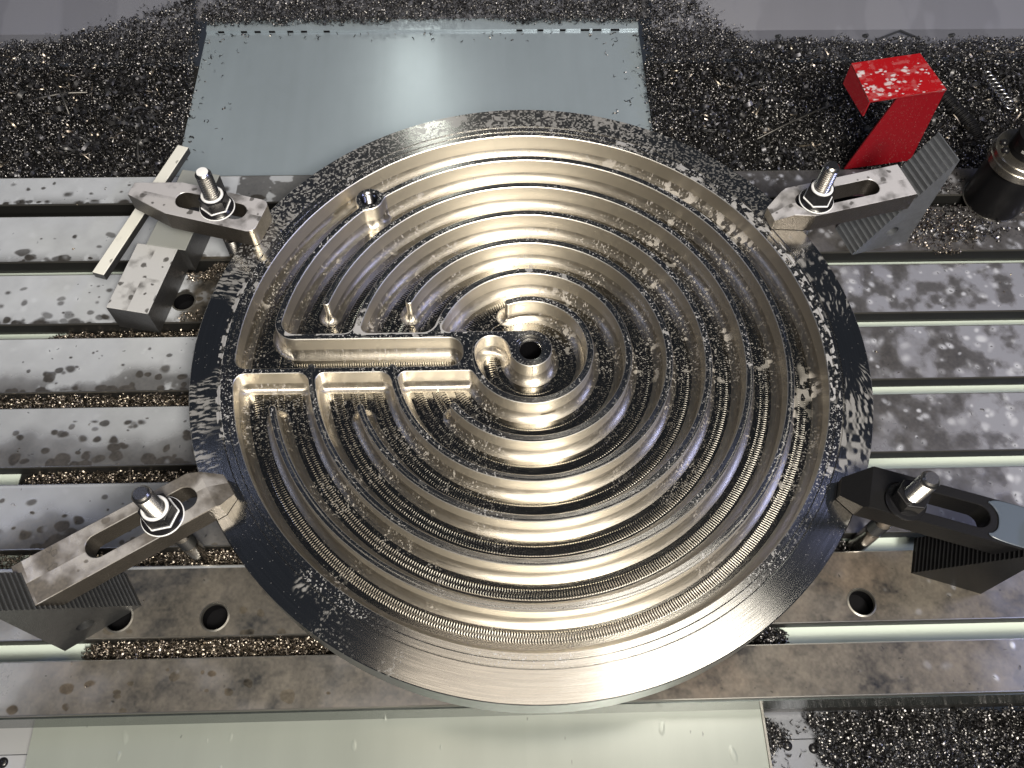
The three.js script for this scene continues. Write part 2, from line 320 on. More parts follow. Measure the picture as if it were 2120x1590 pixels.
const ringMid = (r) => MID.reduce((b, m) => Math.abs(m - r) < Math.abs(b - r) ? m : b, MID[0]);
const bins = { land: [[], [], [], []], edge: [[], [], [], []], fillet: [[], [], [], []], floor: [[], [], [], []], wall: [[], [], [], []] };
function uv0(x, z, th) {
  const r = Math.hypot(x, z);
  if (x < -66 && x > -225 && z > -17 && z < 15) return [(z + 1.2 + 8) * 0.001, x * 0.001];
  const q = ringMid(r); return [(r - q + 8) * 0.001, th * q * 0.001];
}
const TEXW = 0.64;
function vert(bin, x, y, z, n, uv) { const [P, N, U, V] = bins[bin]; P.push(x * 0.001, y, z * 0.001); N.push(...n); U.push(...uv); V.push(x * 0.001 / TEXW + 0.5, z * 0.001 / TEXW + 0.5); }
function clip(poly, f) {                               // keep f(v) <= 0
  const out = [];
  for (let i = 0; i < poly.length; i++) {
    const a = poly[i], b = poly[(i + 1) % poly.length], fa = f(a), fb = f(b);
    if (fa <= 0) out.push(a);
    if ((fa < 0 && fb > 0) || (fa > 0 && fb < 0)) { const t = fa / (fa - fb); out.push({ x: lerp(a.x, b.x, t), z: lerp(a.z, b.z, t), t: lerp(a.t, b.t, t), c: lerp(a.c, b.c, t), h: lerp(a.h, b.h, t) }); }
  }
  return out;
}
const RFm = RF * 1000, CHm = CH * 1000;
function put(bin, poly) {
  const vs = poly.map((p) => {
    let y = LAND, n = [0, 1, 0];
    if (bin === 'floor') y = LAND - WALL - RF;
    if (bin === 'edge') { y = LAND - CH * clamp((p.c + CHm) / CHm); const g = grad(p.x, p.z); n = [g[0] * 0.7071, 0.7071, g[1] * 0.7071]; }
    if (bin === 'fillet') { const q = clamp(RFm - p.c, 0, RFm) / RFm, w = Math.sqrt(1 - q * q); y = LAND - WALL - RF * w; const g = grad(p.x, p.z); n = [g[0] * q, w, g[1] * q]; const L = Math.hypot(...n); n = n.map((k) => k / L); }
    return [p.x, y, p.z, n, uv0(p.x, p.z, p.t)];
  });
  for (let i = 1; i + 1 < vs.length; i++) for (const k of [0, i + 1, i]) vert(bin, ...vs[k]);   // cells run clockwise seen from above
}
{
  const stops = [];
  for (let r = 6; r < 274; r += 1.1) stops.push(r); stops.push(274);
  const rings = [[6, 40, 1.5], [40, 120, 0.75], [120, 274.1, 0]];
  for (const [ra, rb, step0] of rings) {
    const rs = stops.filter((r) => r >= ra - 1.11 && r <= rb + 1e-6 && (ra === 6 || r >= stops.findLast((q) => q <= ra)));
    const th = []; for (let d = -180; d < 180;) { th.push(d); d += step0 || (Math.abs(d) > 112 ? 0.25 : 0.5); } th.push(180);
    const row = (r) => th.map((d) => { const t = d * deg, x = r * Math.cos(t), z = r * Math.sin(t); return { x, z, t, c: field(x, z), h: Math.min(Math.hypot(x - HB[0], z - HB[1]) - 14.4, Math.hypot(x - BOSS[0], z - BOSS[1]) - 9.2) }; });
    let A = row(rs[0]);
    for (let i = 1; i < rs.length; i++) {
      const B = row(rs[i]);
      for (let j = 0; j + 1 < th.length; j++) {
        let q = [A[j], B[j], B[j + 1], A[j + 1]];
        if (q.some((p) => p.h < 0)) { q = clip(q, (p) => -p.h); if (q.length < 3) continue; }
        const lo = Math.min(...q.map((p) => p.c)), hi = Math.max(...q.map((p) => p.c));
        if (hi <= -CHm) { put('land', q); continue; }
        if (lo >= RFm) { put('floor', q); continue; }
        if (lo < -CHm) { const p = clip(q, (v) => v.c + CHm); if (p.length > 2) put('land', p); }
        if (lo < 0 && hi > -CHm) { const p = clip(clip(q, (v) => -CHm - v.c), (v) => v.c); if (p.length > 2) put('edge', p); }
        if (hi > 0 && lo < RFm) { const p = clip(clip(q, (v) => -v.c), (v) => v.c - RFm); if (p.length > 2) put('fillet', p); }
        if (hi > RFm) { const p = clip(q, (v) => RFm - v.c); if (p.length > 2) put('floor', p); }
        if (lo < 0 && hi > 0) {                        // the upright wall stands on the line c = 0
          const p = clip(q, (v) => v.c), on = []; for (let k = 0; k < p.length; k++) if (Math.abs(p[k].c) < 1e-9) on.push(k);
          if (on.length === 2) {
            let [a, b] = on; if (b - a !== 1) [a, b] = [b, a];
            const pa = p[a], pb = p[b], ga = grad(pa.x, pa.z), gb = grad(pb.x, pb.z), y1 = LAND - CH, y0 = LAND - WALL;
            const s = (v) => { const r = Math.hypot(v.x, v.z); return uv0(v.x, v.z, v.t)[1]; };
            const V = [[pa, y1, ga], [pb, y1, gb], [pb, y0, gb], [pa, y1, ga], [pb, y0, gb], [pa, y0, ga]];
            const cx = (pb.z - pa.z), flip = (-(pb.z - pa.z)) * ga[0] + (pb.x - pa.x) * ga[1] > 0;   // face the channel
            for (const k of flip ? [0, 2, 1, 3, 5, 4] : [0, 1, 2, 3, 4, 5]) vert('wall', V[k][0].x, V[k][1], V[k][0].z, [V[k][2][0], 0, V[k][2][1]], [V[k][1], s(V[k][0])]);
          }
        }
      }
      A = B;
    }
  }
}
function binGeo(...names) {
  const g = new THREE.BufferGeometry(), cat = (i) => { let n = 0; for (const b of names) n += bins[b][i].length; const o = new Float32Array(n); n = 0; for (const b of names) { o.set(bins[b][i], n); n += bins[b][i].length; } return o; };
  g.setAttribute('position', new THREE.BufferAttribute(cat(0), 3)); g.setAttribute('normal', new THREE.BufferAttribute(cat(1), 3));
  g.setAttribute('uv', new THREE.BufferAttribute(cat(2), 2)); g.setAttribute('uv1', new THREE.BufferAttribute(cat(3), 2)); return g;
}
// coolant left on the plate: seen from above, 0.31 mm a texel
const plateTex = (() => {
  const W = 2048;
  return paint(W, W, (u, v) => {
    const x = (u - 0.5) * 640, z = (v - 0.5) * 640, r = Math.hypot(x, z), a = Math.atan2(z, x) / deg;
    let m = 0;
    if (r < 312) {
      const w = fbm(x / 1.7 + 5, z / 1.7, 2), w2 = fbm(x / 1.7, z / 1.7 + 30, 2), b = fbm(x / 42 + 9, z / 42, 3), ch = fbm(x / 9, z / 9 + 77, 3);
      const topL = sm(20, -40, z + x * 0.35);                                   // far and left side wetter
      if (r > 283) {
        const arc = (p, q, e) => sm(p - e, p, a) * (1 - sm(q, q + e, a));
        const worm = sm(0.5, 0.76, w);
        m = Math.max(m, worm * 0.62 * arc(-158, -60, 4)); m = Math.max(m, worm * 0.28 * arc(-62, -32, 4));
        m = Math.max(m, sm(0.58, 0.7, ch) * 0.6 * arc(-110, -66, 4));
        const rad = sm(0.46, 0.74, noise(a * 3.6 + 3 * ch, r / 6) * 0.75 + 0.25 * w);
        const al = a < 0 ? a + 360 : a;
        if (al > 130 && al < 215) m = Math.max(m, rad * sm(0.47, 0.6, b + 0.2 * sm(150, 190, al) * sm(300, 285, r)) * 0.5);
        if (a > -34 && a < 26) { const s2 = Math.hypot(x - 292, z - 0), fan = noise(Math.atan2(z - 2, x - 289) * 38 + 2 * ch, s2 / 6); m = Math.max(m, sm(0.58, 0.86, fan * 0.72 + 0.8 * (b - 0.5) + 0.2 * sm(8, 60, s2)) * 0.5); }
        if (a > 100 && a < 150) m = Math.max(m, sm(0.64, 0.8, w) * sm(0.62, 0.72, b) * 0.3);
      } else {
        const w3 = noise(x / 0.75 + 40, z / 0.75) * 0.6 + 0.4 * noise(x / 1.5, z / 1.5 + 8);
        m = Math.max(m, sm(0.67, 0.77, w3) * (0.25 + 0.75 * Math.max(topL * sm(0.35, 0.55, b), sm(0.5, 0.64, b))) * (z > 90 && x < 190 ? 0.25 + 0.5 * sm(0.52, 0.62, b) : 1));
        m = Math.max(m, sm(0.72, 0.76, ch) * sm(0.54, 0.64, b) * 0.6 * (z < 30 || x > 180 ? 1 : 0.15));
        if (x < -60 && x > -230 && Math.abs(z + 26) < 5) m = Math.max(m, sm(0.5, 0.56, ch) * 0.9);
        if (r > 240 && x > 100 && z < 60) m = Math.max(m, sm(0.56, 0.6, noise(a * 1.1, r / 3.5)) * 0.8 * sm(0.45, 0.6, b));
      }
      if (x > -200 && x < -75 && z > -50 && z < -16) {            // milky web caught in the corners above the straight channel
        const c = field(x, z), e = 1.5 + 1.6 * (noise(x / 5, z / 5 + 60) - 0.4);
        const j = Math.hypot((x + 157) / 1.1, z + 29), j2 = Math.hypot(x + 92, (z + 27) / 1.3);
        if (c < 0.2 && c > -e) m = Math.max(m, 0.9 * (z > -26 && z < -20 ? 1 : sm(14, 9, Math.min(j, j2))));
        if (c < 0 && j < 9) m = Math.max(m, 0.85 * sm(0.42, 0.5, noise(x / 4 + 3, z / 4)));
      }
      if (r > 282.5 && r < 286.5 && Math.abs(a) > 163) m = Math.max(m, 0.9 * sm(0.42, 0.5, noise(a * 1.3 + 9, r / 2.2)));
      if (r > 272 && r < 281 && a > -26 && a < 14) m = Math.max(m, 0.8 * sm(0.58, 0.64, noise(a * 1.7, r / 2.4)));
      if (rnd() < 0.0012) m = 1;
    }
    const t = 0.92 + 0.16 * (noise(r * 2.3, a * 0.15) - 0.5) + 0.1 * (noise(r * 9, a * 0.4) - 0.5);
    const fl = r > 283 ? 0.26 : 0.36; return [lerp(0.54 * t, fl, m), lerp(0.53 * t, fl, m), lerp(0.515 * t, fl * 1.06, m), lerp(0.2 + 0.08 * (noise(r * 3.1, a * 0.3) - 0.5), 0.3, m), 1 - 0.9 * m, 0.3 + 0.5 * m];
  }, true);
})();
for (const t of [plateTex.map, plateTex.orm, plateTex.bump]) t.channel = 1;
const plateMat = (o) => new THREE.MeshPhysicalMaterial({ map: plateTex.map, roughnessMap: plateTex.orm, metalnessMap: plateTex.orm, roughness: 1, metalness: 1, anisotropy: 0.85, ...o });
const cusp = (() => {                                   // scallops that the ball cutter leaves: u across the channel (16 mm), v along it (16 mm, five steps)
  const N = 512;
  return paint(N, N, (u, v) => {
    const c = (u - 0.5), s = v * 7, g = fbm(u * 30, v * 30, 2);
    const w1 = Math.abs(Math.sin(Math.PI * (s + 2.2 * c * c + 0.9 * c))), w2 = Math.abs(Math.sin(Math.PI * (s - 1.6 * c + 0.5)));
    const band = sm(0.30, 0.22, Math.abs(c)); return [1, 1, 1, 1, 1, clamp(band * (0.55 * (1 - w1) + 0.25 * (1 - w2) + 0.2) + 0.08 * g)];
  }, true).bump;
})();
cusp.repeat.set(1 / 0.016, 1 / 0.016);
const lines = paint(256, 256, (u, v) => { const h = 0.5 * noise(u * 60, 0.5) + 0.5 * noise(u * 128, 7.5); return [1, 1, 1, 1, 1, h]; }, true).bump;
lines.repeat.set(1 / 0.03, 1 / 0.08);
const landMat = plateMat({ bumpMap: lines, bumpScale: 0.00002 });
part('land', binGeo('land'), landMat, plate);
part('land_edge', binGeo('edge'), new THREE.MeshPhysicalMaterial({ color: RGB(0.78, 0.76, 0.73), roughness: 0.42, metalness: 1 }), plate);
part('channel_wall', binGeo('wall'), new THREE.MeshPhysicalMaterial({ color: RGB(0.74, 0.69, 0.6), roughness: 0.43, metalness: 1, anisotropy: 0.85, bumpMap: lines, bumpScale: 0.00002 }), plate);  // wall metal tinted lighter than the lands, extra brightness put into the colour
part('channel_fillet', binGeo('fillet'), plateMat({ bumpMap: lines, bumpScale: 0.00003, roughness: 1.9, color: RGB(1, 0.95, 0.87) }), plate);
part('channel_floor', binGeo('floor'), plateMat({ bumpMap: cusp, bumpScale: 0.0002, roughness: 0.6, anisotropy: 0.1, color: RGB(0.62, 0.6, 0.56) }), plate);  // floor metal tinted darker than the lands, dark reflection put into the colour
function planar1(g) { return planarUV(g, -TEXW / 2, -TEXW / 2, TEXW, TEXW, 'uv1'); }
part('outer_rim', planar1(latheSharp([[0.274, LAND], [0.2768, LAND], [0.2772, LAND - 0.0006], [0.2778, LAND - 0.0004], [0.2779, -0.0007], [0.2832, -0.0007], [0.2836, -0.0013], [0.2841, -0.0011], [0.2843, 0], [0.3093, 0], [0.31, -0.0007]], 360)), landMat, plate);
const sideMat = new THREE.MeshPhysicalMaterial({ color: RGB(0.3, 0.33, 0.34), roughness: 0.3, metalness: 0.9, map: grain.map, bumpMap: grain.bump, bumpScale: 0.0002 });
part('plate_side', latheSharp([[0.31, -0.0007], [0.31, -0.0373], [0.3093, -0.038], [0.0002, -0.038]], 360), sideMat, plate);
const hubMat = new THREE.MeshPhysicalMaterial({ color: RGB(0.55, 0.54, 0.52), roughness: 0.22, metalness: 1, anisotropy: 0.7 });
part('hub_bore', move(latheSharp([[0.0145, LAND - 0.0003], [0.0142, -0.0028], [0.0122, -0.003], [0.0118, -0.0048], [0.0105, -0.005], [0.0098, -0.0062]], 96), HB[0] * 0.001, 0, HB[1] * 0.001), hubMat, plate);
part('bore_hole', move(latheSharp([[0.0098, -0.0062], [0.0098, -0.036], [0.0001, -0.036]], 64), HB[0] * 0.001, 0, HB[1] * 0.001), M.hole, plate);
{ const pr = [[0.0093, LAND - 0.0001], [0.0078, LAND - 0.0016]]; for (let i = 0; i < 9; i++) pr.push([0.0066, -0.0035 - i * 0.0016], [0.0074, -0.0043 - i * 0.0016]); pr.push([0.0066, -0.02], [0.0001, -0.0201]);
  part('threaded_hole', move(latheSharp(pr, 56), BOSS[0] * 0.001, 0, BOSS[1] * 0.001), new THREE.MeshStandardMaterial({ color: RGB(0.16, 0.16, 0.17), roughness: 0.25, metalness: 1 }), plate); }
// ---------------------------------------------------------------- strap clamps, studs, step blocks
function strapClamp(label, part0, mat, tipC, heelDir, o) {   // local x runs from the tip to the heel, y up from the underside, z across
  const L = o.L, W = o.W ?? 0.04, T = 0.023, dir = Math.atan2(-heelDir[1], heelDir[0]);
  const t = thing('strap_clamp', label, 'strap clamp', [tipC[0], 0.0702, tipC[1]], dir, 'strap clamps holding the disc to the table');
  const s = new THREE.Shape(), h = W / 2;
  if (o.round) {                                            // square nose with rounded corners, tapered heel
    s.moveTo(0.009, -h); s.lineTo(L - 0.046, -h); s.lineTo(L, -o.heelHalf); s.lineTo(L, o.heelHalf); s.lineTo(L - 0.046, h); s.lineTo(0.009, h);
    s.quadraticCurveTo(0, h, 0, h - 0.009); s.lineTo(0, -h + 0.009); s.quadraticCurveTo(0, -h, 0.009, -h);
  } else { s.moveTo(0, -o.tip[0]); s.lineTo(o.ch[0], -h); s.lineTo(L, -h); s.lineTo(L, h); s.lineTo(o.ch[1], h); s.lineTo(0, o.tip[1]); s.lineTo(0, -o.tip[0]); }
  const hole = new THREE.Path(), q = 0.0098; hole.moveTo(o.slot[0], -q); hole.lineTo(o.slot[1], -q); hole.absarc(o.slot[1], 0, q, -Math.PI / 2, Math.PI / 2, false); hole.lineTo(o.slot[0], q); hole.absarc(o.slot[0], 0, q, Math.PI / 2, Math.PI * 1.5, false);
  s.holes.push(hole);
  let g = new THREE.ExtrudeGeometry(s, { depth: T - 0.0012, bevelEnabled: true, bevelThickness: 0.0006, bevelSize: 0.0006, bevelOffset: -0.0006, bevelSegments: 1, curveSegments: 14 });
  g.rotateX(Math.PI / 2); g.translate(0, T - 0.0006, 0);    // shape y becomes z
  g = norm(g);
  if (o.fold) {                                             // sloping top of the nose
    const c = new THREE.BoxGeometry(0.12, 0.06, 0.1); c.translate(-0.06, 0.03, 0);
    const B = new Brush(norm(c)); B.rotation.z = Math.atan2(o.drop, o.fold); B.position.set(o.fold, T, 0); B.updateMatrixWorld();
    const A = new Brush(g); A.updateMatrixWorld(); g = norm(ev.evaluate(A, B, SUBTRACTION).geometry);
  }
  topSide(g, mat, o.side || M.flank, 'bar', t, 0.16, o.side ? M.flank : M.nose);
  return t;
}
const threadGeo = (() => {
  const pr = [[0.0001, 0.1435], [0.0052, 0.1435], [0.0066, 0.1421]]; const p = 0.0026; for (let y = 0.1415; y > 0.088; y -= p) pr.push([0.0077, y - p * 0.4], [0.0077, y - p * 0.55], [0.006, y - p * 0.9], [0.006, y - p]);
  pr.push([0.0072, 0.087], [0.0072, 0.052]); for (let y = 0.05; y > 0.03; y -= p) pr.push([0.0075, y - p * 0.4], [0.0066, y - p]); pr.push([0.0075, 0.026], [0.0075, -0.022], [0.0001, -0.022]);
  return latheSharp(pr, 36);
})();
const nutGeo = (() => {
  const s = new THREE.Shape(); for (let i = 0; i < 6; i++) { const a = i * Math.PI / 3, r = 0.0136; i ? s.lineTo(r * Math.cos(a), r * Math.sin(a)) : s.moveTo(r, 0); }
  s.closePath(); const h = new THREE.Path(); h.absarc(0, 0, 0.0074, 0, Math.PI * 2, true); s.holes.push(h);
  let g = new THREE.ExtrudeGeometry(s, { depth: 0.0125, bevelEnabled: true, bevelThickness: 0.001, bevelSize: 0.001, bevelOffset: -0.001, bevelSegments: 2, curveSegments: 24 });
  g.rotateX(-Math.PI / 2); g.translate(0, 0.0985, 0); return norm(g);
})();
const flangeGeo = latheSharp([[0.0075, 0.0937], [0.0158, 0.0937], [0.0164, 0.0944], [0.0164, 0.0956], [0.0155, 0.0964], [0.0139, 0.0982], [0.0075, 0.0984]], 56);
const beadMat = new THREE.MeshPhysicalMaterial({ color: RGB(0.7, 0.71, 0.74), roughness: 0.15 });
function beadHex(r, y, w) { const pts = []; for (let i = 0; i <= 48; i++) { const a = i / 48 * Math.PI * 2, k = Math.cos(Math.PI / 6) / Math.cos(((a + Math.PI / 6) % (Math.PI / 3)) - Math.PI / 6) ; pts.push([r * k * Math.cos(a + Math.PI / 6), y, r * k * Math.sin(a + Math.PI / 6)]); } return tube(pts.slice(0, -1), w, 96, 6, true); }
function clampStud(label, x, z, lean, turn, wet) {
  const t = thing('clamp_stud', label, 'clamp stud', [x, 0, z], turn, 'threaded studs with nuts on the clamps');
  t.rotation.x = lean[0]; t.rotation.z = lean[1];
  part('threaded_rod', threadGeo, M.steel, t);
  part('hex_nut', nutGeo, M.nut, t);
  part('washer', flangeGeo, M.nut, t);
  if (wet === 3) part('coolant_cap', latheSharp([[0.0055, 0.1434], [0.0052, 0.1442], [0.0001, 0.1445]], 28), beadMat, t);
  if (wet) {
    const top = new THREE.TorusGeometry(0.0094, 0.0015, 8, 40); top.rotateX(Math.PI / 2); top.translate(0, 0.1123, 0);
    const lo = tube(Array.from({ length: 24 }, (_, i) => { const a = i / 24 * Math.PI * 2; return [0.0164 * Math.cos(a), 0.0941, 0.0164 * Math.sin(a)]; }), 0.0008, 90, 6, true);
    part('coolant_bead', [top, beadHex(0.0139, 0.0987, 0.0009), lo].slice(0, wet + 1), beadMat, t);
  }
}
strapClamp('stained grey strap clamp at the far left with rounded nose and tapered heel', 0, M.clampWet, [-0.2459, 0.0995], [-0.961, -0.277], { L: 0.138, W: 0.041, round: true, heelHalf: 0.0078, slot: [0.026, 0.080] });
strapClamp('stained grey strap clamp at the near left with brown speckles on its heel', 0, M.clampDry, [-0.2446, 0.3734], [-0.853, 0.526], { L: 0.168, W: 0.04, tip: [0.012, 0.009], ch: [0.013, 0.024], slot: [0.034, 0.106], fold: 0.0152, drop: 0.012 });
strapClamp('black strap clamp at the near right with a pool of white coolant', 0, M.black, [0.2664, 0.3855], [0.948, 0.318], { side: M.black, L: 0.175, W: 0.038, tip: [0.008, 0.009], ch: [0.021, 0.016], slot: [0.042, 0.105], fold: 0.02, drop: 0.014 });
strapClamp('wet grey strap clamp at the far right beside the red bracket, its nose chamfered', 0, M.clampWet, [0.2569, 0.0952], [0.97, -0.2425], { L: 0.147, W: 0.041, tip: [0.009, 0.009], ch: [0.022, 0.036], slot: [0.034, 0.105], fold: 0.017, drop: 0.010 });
clampStud('threaded stud with a white rimmed nut through the far left clamp, its end capped white', -0.2896, 0.0885, [0, 0], 0.35, 3);
clampStud('threaded stud with a nut through the near left clamp', -0.288, 0.4065, [0, 0], 0.2, 2);
clampStud('threaded stud with a black flanged nut through the black clamp', 0.3095, 0.4066, [0, 0], 0.9, 0);
clampStud('threaded stud with a white rimmed nut through the far right clamp', 0.3003, 0.0878, [0, 0], 0.0, 2);
// milky puddle on the black clamp's heel
{
  const s = new THREE.Shape(); const P = [[0.112, -0.014], [0.121, -0.0175], [0.15, -0.0178], [0.174, -0.0178], [0.174, 0.016], [0.15, 0.0176], [0.132, 0.0178], [0.118, 0.0165], [0.1135, 0.0135], [0.117, 0.0115], [0.1205, 0.006], [0.1205, -0.004], [0.1165, -0.0105]];
  s.moveTo(...P[0]); s.splineThru([...P.slice(1), P[0]].map((p) => new THREE.Vector2(...p)));
  const g = new THREE.ExtrudeGeometry(s, { depth: 0.0005, bevelEnabled: true, bevelThickness: 0.0005, bevelSize: 0.0012, bevelOffset: -0.0012, bevelSegments: 3, curveSegments: 10 }); g.rotateX(Math.PI / 2); g.translate(0, 0.0241, 0);
  const b = thing('coolant_puddle', 'bluish white coolant puddle on the heel of the black clamp', 'coolant puddle', [0.2664, 0.0702, 0.3855], Math.atan2(-0.318, 0.948));
  part('puddle', g, new THREE.MeshPhysicalMaterial({ color: RGB(0.06, 0.075, 0.1), roughness: 0.2, clearcoat: 0.3 }), b);
}
function stepBlock(label, A, C, width, H, mat, front, hole, n = 32) {
  const dx = C[0] - A[0], dz = C[1] - A[1], S = Math.hypot(dx, dz), t = thing('step_block', label, 'step block', [A[0], 0.0003, A[1]], Math.atan2(-dz, dx), 'serrated step blocks under the clamp heels');
  const s = new THREE.Shape(); s.moveTo(0, 0); s.lineTo(S, 0); s.lineTo(S, H);
  for (let i = n - 1; i >= 0; i--) { const x = S * i / n, y = H * i / n; s.lineTo(x + S / n * 0.52, H * (i + 1) / n); s.lineTo(x + S / n * 0.3, y + H / n * 0.22); if (i) s.lineTo(x, y + 0.0); }
  s.closePath();
  if (hole) { const h = new THREE.Path(); h.absellipse(hole[0], hole[1], 0.0072, 0.0072, 0, Math.PI * 2, true); s.holes.push(h); }
  const g = new THREE.ExtrudeGeometry(s, { depth: width, bevelEnabled: false, curveSegments: 20 });
  if (!front) g.translate(0, 0, -width);                    // the visible flat face lies on local z = 0
  part('stepped_body', boxUV(g, 0.1), mat, t);
  if (hole) { const c = new THREE.CylinderGeometry(0.0071, 0.0071, width - 0.008, 28); c.rotateX(Math.PI / 2); c.translate(hole[0], hole[1], front ? width / 2 + 0.003 : -width / 2 - 0.003); part('hole_insert', c, M.greyBlock, t); }
  return t;
}
const finMat = new THREE.MeshStandardMaterial({ color: RGB(0.075, 0.077, 0.08), roughness: 0.4, metalness: 0.55, map: grain.map, bumpMap: grain.bump, bumpScale: 0.0002 });
stepBlock('dark grey serrated step block with a round dimple at the near left', [-0.330, 0.452], [-0.387, 0.489], 0.034, 0.13, finMat, true, [0.040, 0.024]);
stepBlock('black serrated step block under the black clamp', [0.346, 0.438], [0.403, 0.458], 0.034, 0.115, M.black, false);
stepBlock('blue grey serrated step block with a round hole at the far right', [0.371, 0.084], [0.436, 0.066], 0.039, 0.1255, M.greyBlock, false, [0.0374, 0.0267], 23);
// packing under the far left clamp
function block(name, label, cat, c, size, turn, y, mat, group) {
  const t = thing(name, label, cat, [c[0], y, c[1]], turn, group); const [w, h, d] = size, e = 0.0007;
  const s = new THREE.Shape(); s.moveTo(-w / 2 + e, -d / 2 + e); s.lineTo(w / 2 - e, -d / 2 + e); s.lineTo(w / 2 - e, d / 2 - e); s.lineTo(-w / 2 + e, d / 2 - e); s.closePath();
  const g = new THREE.ExtrudeGeometry(s, { depth: h - 2 * e, bevelEnabled: true, bevelThickness: e, bevelSize: e, bevelSegments: 1 }); g.rotateX(Math.PI / 2); g.translate(0, h - e, 0);
  topSide(g, mat, M.flankGrey, 'body', t, 0.14); return t;
}
const polished = new THREE.MeshPhysicalMaterial({ color: RGB(0.46, 0.48, 0.47), roughness: 0.14, metalness: 0.45, bumpMap: grain.bump, bumpScale: 0.00005 });
block('parallel_block', 'big grey steel block with milky stains left of the disc', 'steel block', [-0.3755, 0.1285], [0.0435, 0.036, 0.0815], -0.2, 0.0003, M.block);
block('ground_block', 'shiny ground steel block behind the stained block under the far left clamp', 'steel block', [-0.3487, 0.0385], [0.0425, 0.0355, 0.105], -0.2, 0.0003, polished);
block('spacer_block', 'small dark spacer block under the heel of the far left clamp', 'spacer block', [-0.339, 0.058], [0.022, 0.034, 0.022], -0.28, 0.036, M.dark);
block('flat_bar', 'long pale flat steel bar lying under the far left clamp', 'steel bar', [-0.3876, 0.0438], [0.0128, 0.0095, 0.181], -0.32, 0.0362, wetSteel(0.9, [0.3, 0.29, 0.27], [0.66, 0.66, 0.63], 91, { dots: 25 }));
for (const [x, z] of [[-0.15, 0.12], [0.17, 0.12], [-0.15, 0.37], [0.17, 0.37]]) block('support_block', `steel support block under the ${z < 0.2 ? 'far' : 'near'} ${x < 0 ? 'left' : 'right'} part of the disc`, 'support block', [x, z], [0.05, 0.0314, 0.05], 0, 0.0003, M.dark, 'support blocks under the disc');
// ---------------------------------------------------------------- surroundings: way covers, cabin sheet metal, bracket, tool setter
const coverTex = paint(512, 256, (u, v) => { const n = fbm(u * 6, v * 4, 4), f = fbm(u * 60, v * 40, 3); const st = fbm(u * 46, v * 2.2 + 3, 3), t = 0.96 + 0.1 * (n - 0.5) + 0.04 * (f - 0.5) + 0.08 * (st - 0.5); return [t, t, t, 0.8 + 0.3 * (n - 0.5), 1, f]; }, true);
const coverMat = new THREE.MeshPhysicalMaterial({ color: RGB(0.29, 0.345, 0.395), map: coverTex.map, roughness: 0.3, roughnessMap: coverTex.orm, metalness: 0.25, clearcoat: 0.35, clearcoatRoughness: 0.25 });
const frontTex = (() => { const W = 1024, H = 512, P = [], s0 = seed; seed = 515; for (let i = 0; i < 70; i++) { const r = rr(1.2, 5); P.push([rr(0, W), rr(0, H), r * rr(0.9, 1.6), r, rr(0, 3), rr(0.5, 1), 0.6]); } const Q = []; for (let i = 0; i < 90; i++) Q.push([rr(0, W), rr(0, H), rr(0.7, 2.2), rr(0.5, 1.2), rr(0, 3), 0.9, 0.3]); seed = s0;
  const A = stamps(W, H, P), B = stamps(W, H, Q);
  return paint(W, H, (u, v) => { const n = Math.min(H - 1, Math.floor(v * H)) * W + Math.min(W - 1, Math.floor(u * W)), f = fbm(u * 8, v * 5, 4), s = fbm(u * 40, v * 3, 3), t = (0.93 + 0.14 * (f - 0.5) + 0.07 * (s - 0.5) + 0.12 * A[n]) * (1 - 0.6 * B[n]); return [t, t, t, 0.8 + 0.5 * (f - 0.5), 1, A[n]]; }, true); })();
const frontMat = new THREE.MeshPhysicalMaterial({ color: RGB(0.27, 0.295, 0.275), map: frontTex.map, bumpMap: frontTex.bump, bumpScale: 0.0003, roughness: 0.28, roughnessMap: coverTex.orm, metalness: 0.2, clearcoat: 0.4, clearcoatRoughness: 0.2 });
